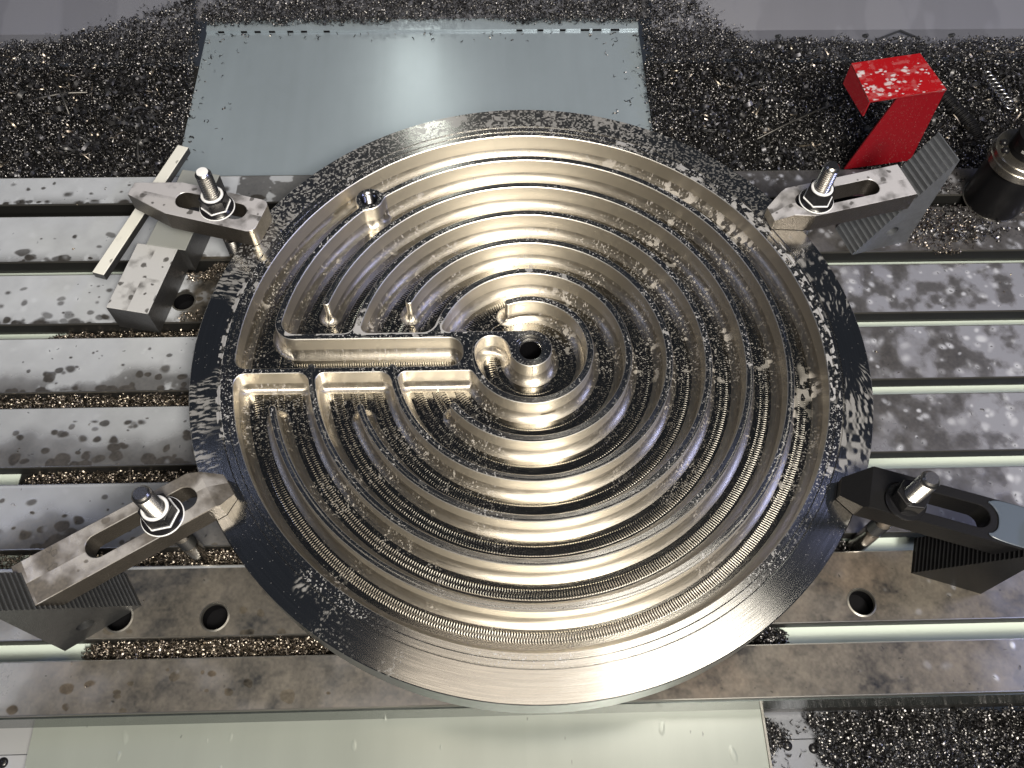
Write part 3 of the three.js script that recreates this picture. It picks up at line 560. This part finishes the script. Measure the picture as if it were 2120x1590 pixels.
{
  const c = thing('way_cover', 'flat blue grey painted sheet cover behind the table', 'machine cover');
  part('sheet', boxUV(prism([[-0.3155, -0.03], [-0.038, -0.03], [-0.038, -0.026], [-0.3155, -0.026]], -0.3945, 0.1795), 0.6), coverMat, c);
  part('rear_lip', boxUV(prism([[-0.335, -0.03], [-0.3158, -0.03], [-0.3158, -0.0225], [-0.335, -0.0205]], -0.3945, 0.1795), 0.6), coverMat, c);
   for (const x of [-0.375, -0.345, -0.327, -0.308, -0.284, -0.266, -0.236, 0.02, 0.048, 0.078, 0.108, 0.124, 0.148]) { const w = x > 0.1 ? 0.012 : 0.008; part('lip_slot', move(new THREE.BoxGeometry(w, 0.0026, 0.0006), x, -0.0243, -0.3155), M.hole, c); }
  const f = thing('front_cover', 'pale greenish grey sheet cover below the front of the table', 'machine cover');
  part('sheet', boxUV(prism([[0.53, -0.054], [0.70, -0.054], [0.70, -0.0502], [0.53, -0.0502]], -0.424, 0.2068), 0.6), frontMat, f);
  part('edge_strip', prism([[0.53, -0.056], [0.70, -0.056], [0.70, -0.0486], [0.53, -0.0486]], 0.2068, 0.2088), edgeMat, f);
  const l = thing('side_cover', 'small grey sheet with an olive patch at the lower left corner', 'machine cover');
  part('sheet', boxUV(prism([[0.53, -0.066], [0.5615, -0.066], [0.5615, -0.062], [0.53, -0.062]], -0.7, -0.4265), 0.6), new THREE.MeshPhysicalMaterial({ color: RGB(0.33, 0.34, 0.36), roughness: 0.35, metalness: 0.3 }), l);
  part('lower_sheet', boxUV(prism([[0.5622, -0.066], [0.70, -0.066], [0.70, -0.062], [0.5622, -0.062]], -0.7, -0.4265), 0.6), new THREE.MeshPhysicalMaterial({ color: RGB(0.36, 0.37, 0.4), roughness: 0.35, metalness: 0.3 }), l);
  const sc = new THREE.SphereGeometry(0.0045, 20, 10, 0, Math.PI * 2, 0, Math.PI / 2); sc.scale(1, 0.6, 1);
  part('screw', move(sc.clone(), -0.449, -0.062, 0.568), M.nut, l);
  const r = thing('chip_pan_plate', 'bare grey plate with two round screw heads beside the front cover', 'machine cover');
  const pm = new THREE.MeshPhysicalMaterial({ color: RGB(0.2, 0.21, 0.24), roughness: 0.25, metalness: 0.3, clearcoat: 0.4 });
  part('sheet', boxUV(prism([[0.52, -0.098], [0.5618, -0.098], [0.5618, -0.094], [0.52, -0.094]], 0.205, 0.42), 0.6), pm, r);
  part('lower_sheet', boxUV(prism([[0.5626, -0.0986], [0.70, -0.0986], [0.70, -0.0946], [0.5626, -0.0946]], 0.205, 0.42), 0.6), pm, r);
  for (const x of [0.2392, 0.2625]) part('screw', move(sc.clone(), x, -0.0946, x < 0.25 ? 0.5675 : 0.5705), M.nut, r);
}
{
  const p = thing('cabin_panel', 'grey bent sheet metal wall of the machine cabin behind the chips', 'cabin panel');
  const t = paint(512, 256, (u, v) => { const n = fbm(u * 9, v * 5, 4), s = fbm(u * 30, v * 3, 3); const stain = sm(0.52, 0.58, n) * 0.14, d = 1 - stain + 0.06 * (s - 0.5); return [d, d, d * 1.01, 0.9 + 0.2 * (n - 0.5), 1, s]; }, true);
  const m = new THREE.MeshPhysicalMaterial({ color: RGB(0.17, 0.175, 0.205), map: t.map, roughness: 0.42, roughnessMap: t.orm, metalness: 0.2 });
  for (const [a, b] of [[-1, -0.41], [0.195, 1]]) {
    part('base_strip', boxUV(prism([[-0.303, -0.022], [-0.255, -0.022], [-0.255, -0.02], [-0.303, -0.02]], a, b), 0.7), m, p);
    part('lip', boxUV(prism([[-0.303, -0.0197], [-0.2765, -0.0197], [-0.2765, -0.0165], [-0.303, -0.0165]], a, b), 0.7), m, p);
  }
  part('sloped_sheet', boxUV(prism([[-0.75, 0.1835], [-0.336, -0.0235], [-0.336, -0.0205], [-0.75, 0.187]], -0.41, 0.195), 0.7), m, p);
  for (const [a, b] of [[-1, -0.41], [0.195, 1]]) part('sloped_sheet', boxUV(prism([[-0.75, 0.198], [-0.303, -0.0195], [-0.303, -0.0162], [-0.75, 0.2015]], a, b), 0.7), m, p);
  for (const x of [0.3614, 0.4778, 0.5934]) { const g = new THREE.CylinderGeometry(0.002, 0.0035, 0.006, 14); g.rotateX(0.5); g.rotateZ(-0.4); part('rivet', move(g, x, -0.0145, -0.2885), M.dark, p); }
  const s = new THREE.Shape(); s.moveTo(-0.032, 0); s.lineTo(0, 0.0125); s.lineTo(0.028, 0); s.lineTo(0.026, -0.001); s.lineTo(0, 0.0105); s.lineTo(-0.03, -0.001);
  const g = new THREE.ExtrudeGeometry(s, { depth: 0.003, bevelEnabled: false }); g.rotateX(-Math.PI / 2 + 0.4); part('lifted_edge', move(g, 0.522, -0.0155, -0.282), M.dark, p);
}
// red folded strip standing in the chips
{
  const t = thing('red_bracket', 'bright red painted bent sheet bracket splashed with coolant at the far right', 'bracket');
  const N = 512, P = []; const s0 = seed; seed = 808; for (let i = 0; i < 60; i++) { const r = rr(6, 17) * (rnd() < 0.25 ? 1.7 : 1); P.push([rr(0, N), rr(0, N * 0.75), r * rr(0.8, 1.3), r, rr(0, 3), rr(0.6, 1), 0.5]); } for (let i = 0; i < 200; i++) P.push([rr(0, N), rr(0, N), rr(1, 3), rr(0.8, 1.6), rr(0, 3), 0.7, 0.4]); seed = s0;
  const S = stamps(N, N, P);
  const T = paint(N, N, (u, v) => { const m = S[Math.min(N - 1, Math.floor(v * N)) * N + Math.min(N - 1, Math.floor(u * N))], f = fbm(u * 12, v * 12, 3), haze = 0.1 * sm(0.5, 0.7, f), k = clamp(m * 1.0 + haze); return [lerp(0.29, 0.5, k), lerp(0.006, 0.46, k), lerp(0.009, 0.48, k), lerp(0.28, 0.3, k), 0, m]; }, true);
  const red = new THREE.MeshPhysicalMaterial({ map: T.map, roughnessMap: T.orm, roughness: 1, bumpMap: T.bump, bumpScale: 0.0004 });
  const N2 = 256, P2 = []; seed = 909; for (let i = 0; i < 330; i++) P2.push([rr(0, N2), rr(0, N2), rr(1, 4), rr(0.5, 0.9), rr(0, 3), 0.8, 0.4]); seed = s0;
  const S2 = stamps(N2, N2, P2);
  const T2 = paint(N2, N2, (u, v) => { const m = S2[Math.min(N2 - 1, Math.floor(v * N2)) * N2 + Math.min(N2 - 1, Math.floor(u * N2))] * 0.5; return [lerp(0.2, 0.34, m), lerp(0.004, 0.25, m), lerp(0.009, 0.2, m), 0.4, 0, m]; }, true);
  const red2 = new THREE.MeshPhysicalMaterial({ map: T2.map, roughness: 0.4, bumpMap: T2.bump, bumpScale: 0.0008 });  // same paint, darker for the upright faces: their shade is in the colour
  // corners on the ground plane: front right, rear right; the web is vertical, the top folds to the left, the left flange folds down
  const th = 0.0022, fr = [0.4698, -0.0601], rrr = [0.4557, -0.1172], fl = [0.3832, -0.0455], rl = [0.3755, -0.1020];
  const slab = (a, b, c, d, n, uvS) => { // quad a b c d thickened along -n
    const v = [a, b, c, d].map((p) => new THREE.Vector3(...p)), N3 = new THREE.Vector3(...n).normalize(), w = v.map((p) => p.clone().addScaledVector(N3, -th));
    const P = [], U = [], Nn = [], q = (p0, p1, p2, p3) => { const nn = p1.clone().sub(p0).cross(p2.clone().sub(p0)).normalize(); for (const [p, uu] of [[p0, [0, 0]], [p1, [1, 0]], [p2, [1, 1]], [p0, [0, 0]], [p2, [1, 1]], [p3, [0, 1]]]) { P.push(p.x, p.y, p.z); U.push(...uu); Nn.push(nn.x, nn.y, nn.z); } };
    const f = v[1].clone().sub(v[0]).cross(v[2].clone().sub(v[0])).dot(N3) > 0;
    if (f) { q(v[0], v[1], v[2], v[3]); q(w[3], w[2], w[1], w[0]); for (let i = 0; i < 4; i++) q(v[(i + 1) % 4], v[i], w[i], w[(i + 1) % 4]); } else { q(v[3], v[2], v[1], v[0]); q(w[0], w[1], w[2], w[3]); for (let i = 0; i < 4; i++) q(v[i], v[(i + 1) % 4], w[(i + 1) % 4], w[i]); }
    const g = new THREE.BufferGeometry(); g.setAttribute('position', new THREE.Float32BufferAttribute(P, 3)); g.setAttribute('normal', new THREE.Float32BufferAttribute(Nn, 3)); g.setAttribute('uv', new THREE.Float32BufferAttribute(U, 2)); return g;
  };
  const H = 0.1, DNF = [0.3815, 0.08, -0.0425], DNR = [0.3675, 0.086, -0.086];
  part('web', slab([0.392, -0.004, -0.0445], [0.4735, -0.004, -0.0575], [fr[0], H - th, fr[1] - 0.001], [0.417, H - th - 0.001, -0.0535], [0, 0.2, 1]), red2, t);
  part('side_fold', slab([fr[0], 0.03, fr[1] - 0.001], [rrr[0] + 0.006, 0.062, rrr[1] + 0.02], [rrr[0], H - th, rrr[1]], [fr[0], H - th, fr[1] - 0.001], [1, 0, -0.25]), red2, t);
  part('top_fold', slab([rl[0], H, rl[1]], [rrr[0], H, rrr[1]], [fr[0], H, fr[1]], [fl[0], H - 0.002, fl[1]], [0, 1, 0]), red, t);
  part('down_fold', slab([rl[0], H - th, rl[1]], [fl[0], H - th - 0.002, fl[1]], DNF, DNR, [-1, 0.3, 0.3]), red2, t);
}
// black cylindrical tool setter
{
  const t = thing('tool_setter', 'black cylindrical tool setter with a grey collar at the right edge', 'tool setter', [0.5494, 0.0003, 0.0079]);
  part('body', latheSharp([[0.0001, 0], [0.0312, 0], [0.0318, 0.0006], [0.0318, 0.06], [0.0001, 0.06]].slice(1), 72), new THREE.MeshPhysicalMaterial({ color: RGB(0.006, 0.006, 0.007), roughness: 0.3, specularIntensity: 0.5 }), t);
  part('base_ring', latheSharp([[0.0318, 0.001], [0.0331, 0.0009], [0.0331, 0], [0.0318, 0]].reverse(), 72), edgeMat, t);
  part('collar', latheSharp([[0.0318, 0.06], [0.0345, 0.0605], [0.0348, 0.0612], [0.0348, 0.0695], [0.034, 0.0702], [0.0335, 0.0702], [0.0335, 0.0765], [0.0325, 0.0775], [0.0205, 0.0775]], 72), new THREE.MeshPhysicalMaterial({ color: RGB(0.24, 0.225, 0.2), roughness: 0.25, metalness: 0.9, anisotropy: 0.5 }), t);
  const cv = document.createElement('canvas'); cv.width = 512; cv.height = 64; const cx = cv.getContext('2d'); cx.fillStyle = '#050505'; cx.fillRect(0, 0, 512, 64); cx.fillStyle = '#d8d8d8'; cx.font = 'bold 34px sans-serif'; cx.textAlign = 'center'; cx.textBaseline = 'middle'; cx.fillText('RENISHAW', 256, 34);
  const ct = new THREE.CanvasTexture(cv); ct.colorSpace = THREE.SRGBColorSpace;
  part('dial', latheSharp([[0.0205, 0.0776], [0.0205, 0.1], [0.019, 0.1012], [0.0125, 0.1012], [0.0122, 0.106], [0.0001, 0.106]], 56), M.black, t);
  const lab = new THREE.CylinderGeometry(0.0207, 0.0207, 0.009, 24, 1, true, -1.5, 1.6); part('lettering', move(lab, 0, 0.0885, 0), new THREE.MeshStandardMaterial({ map: ct, roughness: 0.4 }), t);
  for (const a of [2.75, 3.2]) part('screw', move(new THREE.SphereGeometry(0.0042, 20, 14), 0.0262 * Math.cos(a), 0.0785, 0.0262 * Math.sin(a) * -1), M.nut, t);
  part('stem', move(latheSharp([[0.0035, 0.106], [0.0035, 0.122], [0.006, 0.123], [0.006, 0.127], [0.0042, 0.128], [0.0001, 0.128]], 28), 0, 0, 0), M.steel, t);
}
// dark corrugated hose and a coil of bright swarf
{
  const pts = []; const n = 46; for (let i = 0; i <= n; i++) pts.push(i / n);
  const c = new THREE.CatmullRomCurve3([[0.505, -0.028, -0.262], [0.531, -0.0165, -0.222], [0.551, -0.014, -0.169], [0.572, -0.017, -0.117], [0.583, -0.036, -0.085]].map((p) => new THREE.Vector3(...p)));
  const h = thing('corrugated_hose', 'black corrugated hose half buried in chips right of the red bracket', 'hose');
  const g = new THREE.TubeGeometry(c, 240, 0.0085, 16); const p = g.attributes.position, q = new THREE.Vector3();
  for (let i = 0; i < p.count; i++) { const k = Math.floor(i / 17) / 240, ctr = c.getPointAt(Math.min(1, k)); q.fromBufferAttribute(p, i).sub(ctr).multiplyScalar(1 + 0.14 * Math.sin(k * 46 * Math.PI * 2)).add(ctr); p.setXYZ(i, q.x, q.y, q.z); }
  g.computeVertexNormals(); part('tube', g, M.black, h);
  const k = thing('spiral_chip', 'bright coiled spiral of swarf beside the black hose', 'metal chip');
  const coil = []; for (let i = 0; i < 240; i++) { const t = i / 239, a = t * Math.PI * 2 * 9; coil.push([lerp(0.603, 0.6165, t) + 0.0045 * Math.cos(a) , 0.002 + 0.0045 * Math.sin(a), lerp(-0.196, -0.138, t) + 0.002 * Math.cos(a)]); }
  part('coil', tube(coil, 0.0013, 480, 5), new THREE.MeshStandardMaterial({ color: RGB(0.5, 0.5, 0.52), roughness: 0.3, metalness: 1 }), k);
}
// ---------------------------------------------------------------- swarf
const ribbon = ([R, w, A, pitch]) => {      // little curled ribbons, mm
  const P = [], I = [], n = 7, N = [];
  for (let i = 0; i <= n; i++) { const t = i / n, a = A * (t - 0.5), r = R * (1 + 0.15 * t); for (const s of [-0.5, 0.5]) { P.push(r * Math.cos(a) - R * 0.6, (pitch * a + s * w) , r * Math.sin(a)); N.push(Math.cos(a), 0.25 * s, Math.sin(a)); } }
  for (let i = 0; i < n; i++) I.push(2 * i, 2 * i + 1, 2 * i + 2, 2 * i + 1, 2 * i + 3, 2 * i + 2);
  const g = new THREE.BufferGeometry(); g.setAttribute('position', new THREE.Float32BufferAttribute(P.map((v) => v * 0.001), 3)); g.setIndex(I); g.computeVertexNormals(); return g;
};
const chipGeos = [[1.7, 1.3, 4.2, 0.5], [1.2, 1.1, 5.6, 1.1], [2.4, 1.6, 2.6, 0.2], [3.2, 1.1, 1.6, 0.3]].map(ribbon);
const longGeos = [[9, 1.3, 1.3, 0.6], [5, 1.2, 2.6, 1.4], [3, 1.5, 5.5, 1.6], [14, 1.0, 0.9, 0.3]].map(ribbon);
const chipDark = new THREE.MeshStandardMaterial({ color: RGB(0.2, 0.195, 0.2), roughness: 0.4, metalness: 1, side: THREE.DoubleSide });
const chipGold = new THREE.MeshStandardMaterial({ color: RGB(0.42, 0.37, 0.32), roughness: 0.42, metalness: 1, side: THREE.DoubleSide });
const bedMat = new THREE.MeshStandardMaterial({ color: RGB(0.024, 0.024, 0.025), roughness: 0.6, metalness: 0.3, bumpMap: grain.bump, bumpScale: 0.002 });
function heap(name, label, mat, count, spot, size = [0.7, 1.3], geos = chipGeos) {            // spot() -> [x, y, z] or null
  const g = thing(name, label, 'metal chips'); tag(g, null, null, null, 'stuff');
  const per = geos.map(() => []);
  for (let i = 0; i < count; i++) { const p = spot(i); if (p) per[i % geos.length].push(p); }
  const e = new THREE.Euler(), q = new THREE.Quaternion(), m = new THREE.Matrix4(), sc = new THREE.Vector3(), v = new THREE.Vector3(), col = new THREE.Color();
  per.forEach((list, k) => {
    if (!list.length) return;
    const im = new THREE.InstancedMesh(geos[k], mat, list.length); im.name = 'curled_chips';
    list.forEach((p, i) => { const s = rr(...size) * (p[3] || 1); e.set(rr(0, 6.3), rr(0, 6.3), rr(0, 6.3)); m.compose(v.set(p[0], p[1], p[2]), q.setFromEuler(e), sc.set(s, s * rr(0.7, 1.3), s)); im.setMatrixAt(i, m); const t = rr(0.35, 1.15); im.setColorAt(i, col.setRGB(t, t, t * rr(0.95, 1.05))); });
    im.castShadow = im.receiveShadow = true; g.add(im);
  });
  return g;
}
const bed = (name, x0, x1, z0, z1, y) => { const b = part(name, boxUV(prism([[z0, y - 0.01], [z1, y - 0.01], [z1, y], [z0, y]], x0, x1), 0.1), bedMat, scene); tag(b, 'dark oily bottom of the chip pan beneath the swarf', 'chip pan', null, 'structure'); return b; };
bed('chip_pan', -1, -0.3945, -0.262, -0.041, -0.034); bed('chip_pan', 0.1795, 1, -0.262, -0.041, -0.034); bed('chip_pan', 0.25, 1, 0.5425, 0.72, -0.1);
const lump = (x, z) => 0.012 * (fbm(x * 30, z * 30, 3) - 0.4) + 0.006 * (noise(x * 120, z * 120) - 0.5);
const inHeap = (x, z, y) => { const l = -0.39 - (z + 0.347) * 3.1, a = l + 0.02 * (noise(z * 60, 5) - 0.5) + 0.012 * (noise(z * 200, 9) - 0.5), b = 0.242 + (z + 0.344) * 1.08 + 0.02 * (noise(z * 60, 15) - 0.5) + 0.012 * (noise(z * 200, 19) - 0.5); const s = 0.03 * Math.pow(rnd(), 6); return x > a - s && x < b + s; };
heap('back_swarf', 'dark glittering heap of metal chips behind the table', chipDark, 230000, () => {
  const x = rr(-0.74, 0.78), z = rr(-0.43, -0.042);
  if (z < -0.27) {                                        // against the cabin wall
    if (z < -0.305 ? !inHeap(x, z) : !(inHeap(x, z) || (z > -0.266 + 0.006 * noise(x * 80, 2)) )) return null;
    const onCover = x > -0.397 && x < 0.182 && z > -0.3185 - 0.004 * noise(x * 70, 4) - 0.007 * sm(-0.17, -0.12, x) * sm(0.02, -0.02, x);
    if (onCover) return null;
    const mid = x > -0.4 && x < 0.185; return [x, Math.max(-0.0225, -0.02 + ((mid ? -0.338 : -0.305) - z) * 0.5) + 0.003 + rr(0, 0.012) + lump(x, z) * 0.6, z];
  }
  if (x > -0.3935 + 0.004 * (noise(z * 90, 1) - 0.5) && x < 0.1785 + 0.005 * (noise(z * 90, 7) - 0.4)) return null;
  return [x, -0.029 + rr(0, 0.016) + lump(x, z) + 0.012 * sm(-0.2, -0.27, z), z];
}, [0.5, 1.1]);
heap('front_swarf', 'dark heap of metal chips in the pan at the lower right corner', chipDark, 34000, () => {
  const x = rr(0.21, 0.75), z = rr(0.541, 0.64), e = 0.262 + 0.02 * sm(0.575, 0.6, z) - 0.006 * sm(0.56, 0.545, z) + 0.01 * (noise(z * 120, 3) - 0.5);
  if (x < e && !(x < 0.222 - 0.004 + 0.022 * Math.exp(-Math.pow((z - 0.562) / 0.012, 2)) + 0.006 * (noise(z * 150, 8) - 0.5))) return null;
  return [x, -0.094 + rr(0, 0.014) + lump(x, z) * 0.7 * (x > 0.27 ? 1 : 0.2), z];
}, [0.6, 1.15]);
const slotSpot = (list) => (i) => { const s = list[i % list.length], [k, a, b, d] = s, x = rr(a, b), z = k * PITCH + rr(0.0004, SW - 0.0004); const end = Math.min(1, (x - a) / 0.02, (b - x) / 0.02); if (rnd() > 0.35 + end) return null; return [x, -0.0255 + (d + 0.0255) * rr(0.1, 1) * Math.max(0.25, Math.min(1, end)), z]; };
heap('slot_swarf', 'golden brown fine chips packed in the left T-slots', chipGold, 30000, slotSpot([[3, -0.62, -0.25, -0.002], [3, -0.62, -0.25, -0.002], [4, -0.475, -0.24, -0.007], [5, -0.5, -0.22, -0.007], [5, -0.32, -0.22, -0.004], [6, -0.385, -0.15, -0.005], [6, -0.36, -0.15, -0.003], [2, -0.49, -0.28, -0.013], [2, -0.34, -0.28, -0.001], [1, -0.34, -0.27, -0.003], [1, -0.42, -0.38, -0.006]]), [0.5, 0.95]);
heap('right_slot_swarf', 'grey chips lodged in the right T-slots beside the disc', chipDark, 4200, slotSpot([[6, 0.19, 0.232, -0.004], [1, 0.3, 0.35, -0.004], [2, 0.27, 0.32, -0.01], [5, 0.28, 0.31, -0.012]]), [0.6, 1.1]);
// thin scatter of loose chips on top of the table and clamps
heap('loose_chips', 'scattered loose metal chips lying on the table top', chipGold, 900, (i) => {
  if (i % 3 === 0) { const a = rr(0, 6.28), r = 0.035 * Math.sqrt(rnd()); return [0.475 + r * Math.cos(a) * 1.3, 0.0015 + rr(0, 0.003), 0.055 + r * Math.sin(a) * 0.9]; }
  if (i % 3 === 1) { const x = rr(-0.345, -0.285), z = rr(0.098, 0.108) + (rnd() < 0.4 ? 0.05 : 0); return [x, 0.0012 + rr(0, 0.003), z]; }
  const x = rnd() < 0.5 ? rr(-0.68, -0.28) : rr(0.27, 0.68), z = rr(-0.03, 0.53), f = ((z - SW) / PITCH) % 1; if (f > 0.77 || Math.hypot(x - DX, z - DZ) < 0.315) return null; if (rnd() < 0.6) return null; return [x, 0.001, z, 0.8];
}, [0.55, 1.1]);
heap('right_table_chips', 'sprinkling of dark chips on the table around the tool setter', chipDark, 2600, () => { const x = rr(0.40, 0.62), z = rr(-0.03, 0.07), d = sm(0.075, 0.02, Math.hypot((x - 0.487) * 0.8, z - 0.03)); if (rnd() > d * 0.8 || Math.hypot(x - 0.5494, z - 0.0079) < 0.034 || (z > -0.001 && z < SW)) return null; return [x, 0.001 + rr(0, 0.004), z]; }, [0.7, 1.3]);
const chipDull = new THREE.MeshStandardMaterial({ color: RGB(0.11, 0.11, 0.12), roughness: 0.45, metalness: 0.8, side: THREE.DoubleSide });
heap('coarse_swarf', 'larger dull grey curls and clumps lying on the fine chips behind the table', chipDull, 1500, (i) => {
  const C = [[-0.50, -0.10], [-0.447, -0.135], [-0.47, -0.2], [0.37, -0.255], [0.30, -0.21], [0.66, -0.2], [0.34, -0.07], [0.45, -0.09], [0.25, -0.12]];
  if (i % 2) { const c = C[(i >> 1) % C.length], q = 0.018 * Math.sqrt(rnd()), a = rr(0, 6.28); return [c[0] + q * Math.cos(a) * 1.5, -0.012 + rr(0, 0.012), c[1] + q * Math.sin(a)]; }
  const x = rnd() < 0.45 ? rr(-0.72, -0.405) : rr(0.19, 0.75); return [x, -0.012 + rr(0, 0.006), rr(-0.25, -0.05)];
}, [1.2, 3]);
heap('long_swarf', 'long thin curls of swarf lying loose on top of the fine chips behind the table', chipGold, 420, () => [rnd() < 0.45 ? rr(-0.72, -0.405) : rr(0.19, 0.75), -0.009 + rr(0, 0.006), rr(-0.26, -0.05)], [0.7, 1.4], longGeos);
heap('cover_chips', 'a few stray chips lying along the edges of the blue grey cover', chipDark, 150, (i) => { const s = i % 3, q = Math.pow(rnd(), 3) * 0.05; return s === 0 ? [-0.392 + q, -0.0245, rr(-0.31, -0.09)] : s === 1 ? [0.177 - q, -0.0245, rr(-0.31, -0.12)] : [rr(-0.38, 0.17), -0.0245, -0.311 + q * 0.35]; }, [0.6, 1.3]);
heap('pan_chips', 'loose chips on the bare plate beside the front cover', chipDark, 60, () => [rr(0.214, 0.262), -0.0925, rr(0.545, 0.6)], [0.6, 1.2]);
// longer slivers in the heap
const sliver = new THREE.MeshStandardMaterial({ color: RGB(0.16, 0.155, 0.15), roughness: 0.4, metalness: 0.9 });
for (const [label, P, w] of [
  ['curved thin sliver of metal arching over the chips at the far left', [[-0.571, -0.012, -0.217], [-0.549, -0.002, -0.187], [-0.537, -0.004, -0.165], [-0.532, -0.014, -0.152]], 0.0014],
  ['wide flat sliver lying across the chips at the far left', [[-0.593, -0.014, -0.178], [-0.57, -0.01, -0.18], [-0.545, -0.01, -0.187], [-0.52, -0.014, -0.193]], 0.0018],
  ['straight short sliver near the left edge of the blue grey cover', [[-0.448, -0.012, -0.158], [-0.43, -0.007, -0.141], [-0.408, -0.011, -0.122]], 0.0011],
  ['upright dark sliver behind the far left clamp', [[-0.441, -0.012, -0.118], [-0.437, -0.006, -0.095], [-0.434, -0.012, -0.074]], 0.0013],
  ['long straight sliver among the chips in front of the red bracket', [[0.30, -0.01, -0.1], [0.33, -0.002, -0.112], [0.375, 0.0, -0.135], [0.4, -0.004, -0.15]], 0.0012],
]) { const t = thing('long_sliver', label, 'metal chip', [0, 0, 0]); part('sliver', tube(P, w, 40, 5), sliver, t); }
renderer.render(scene, camera);
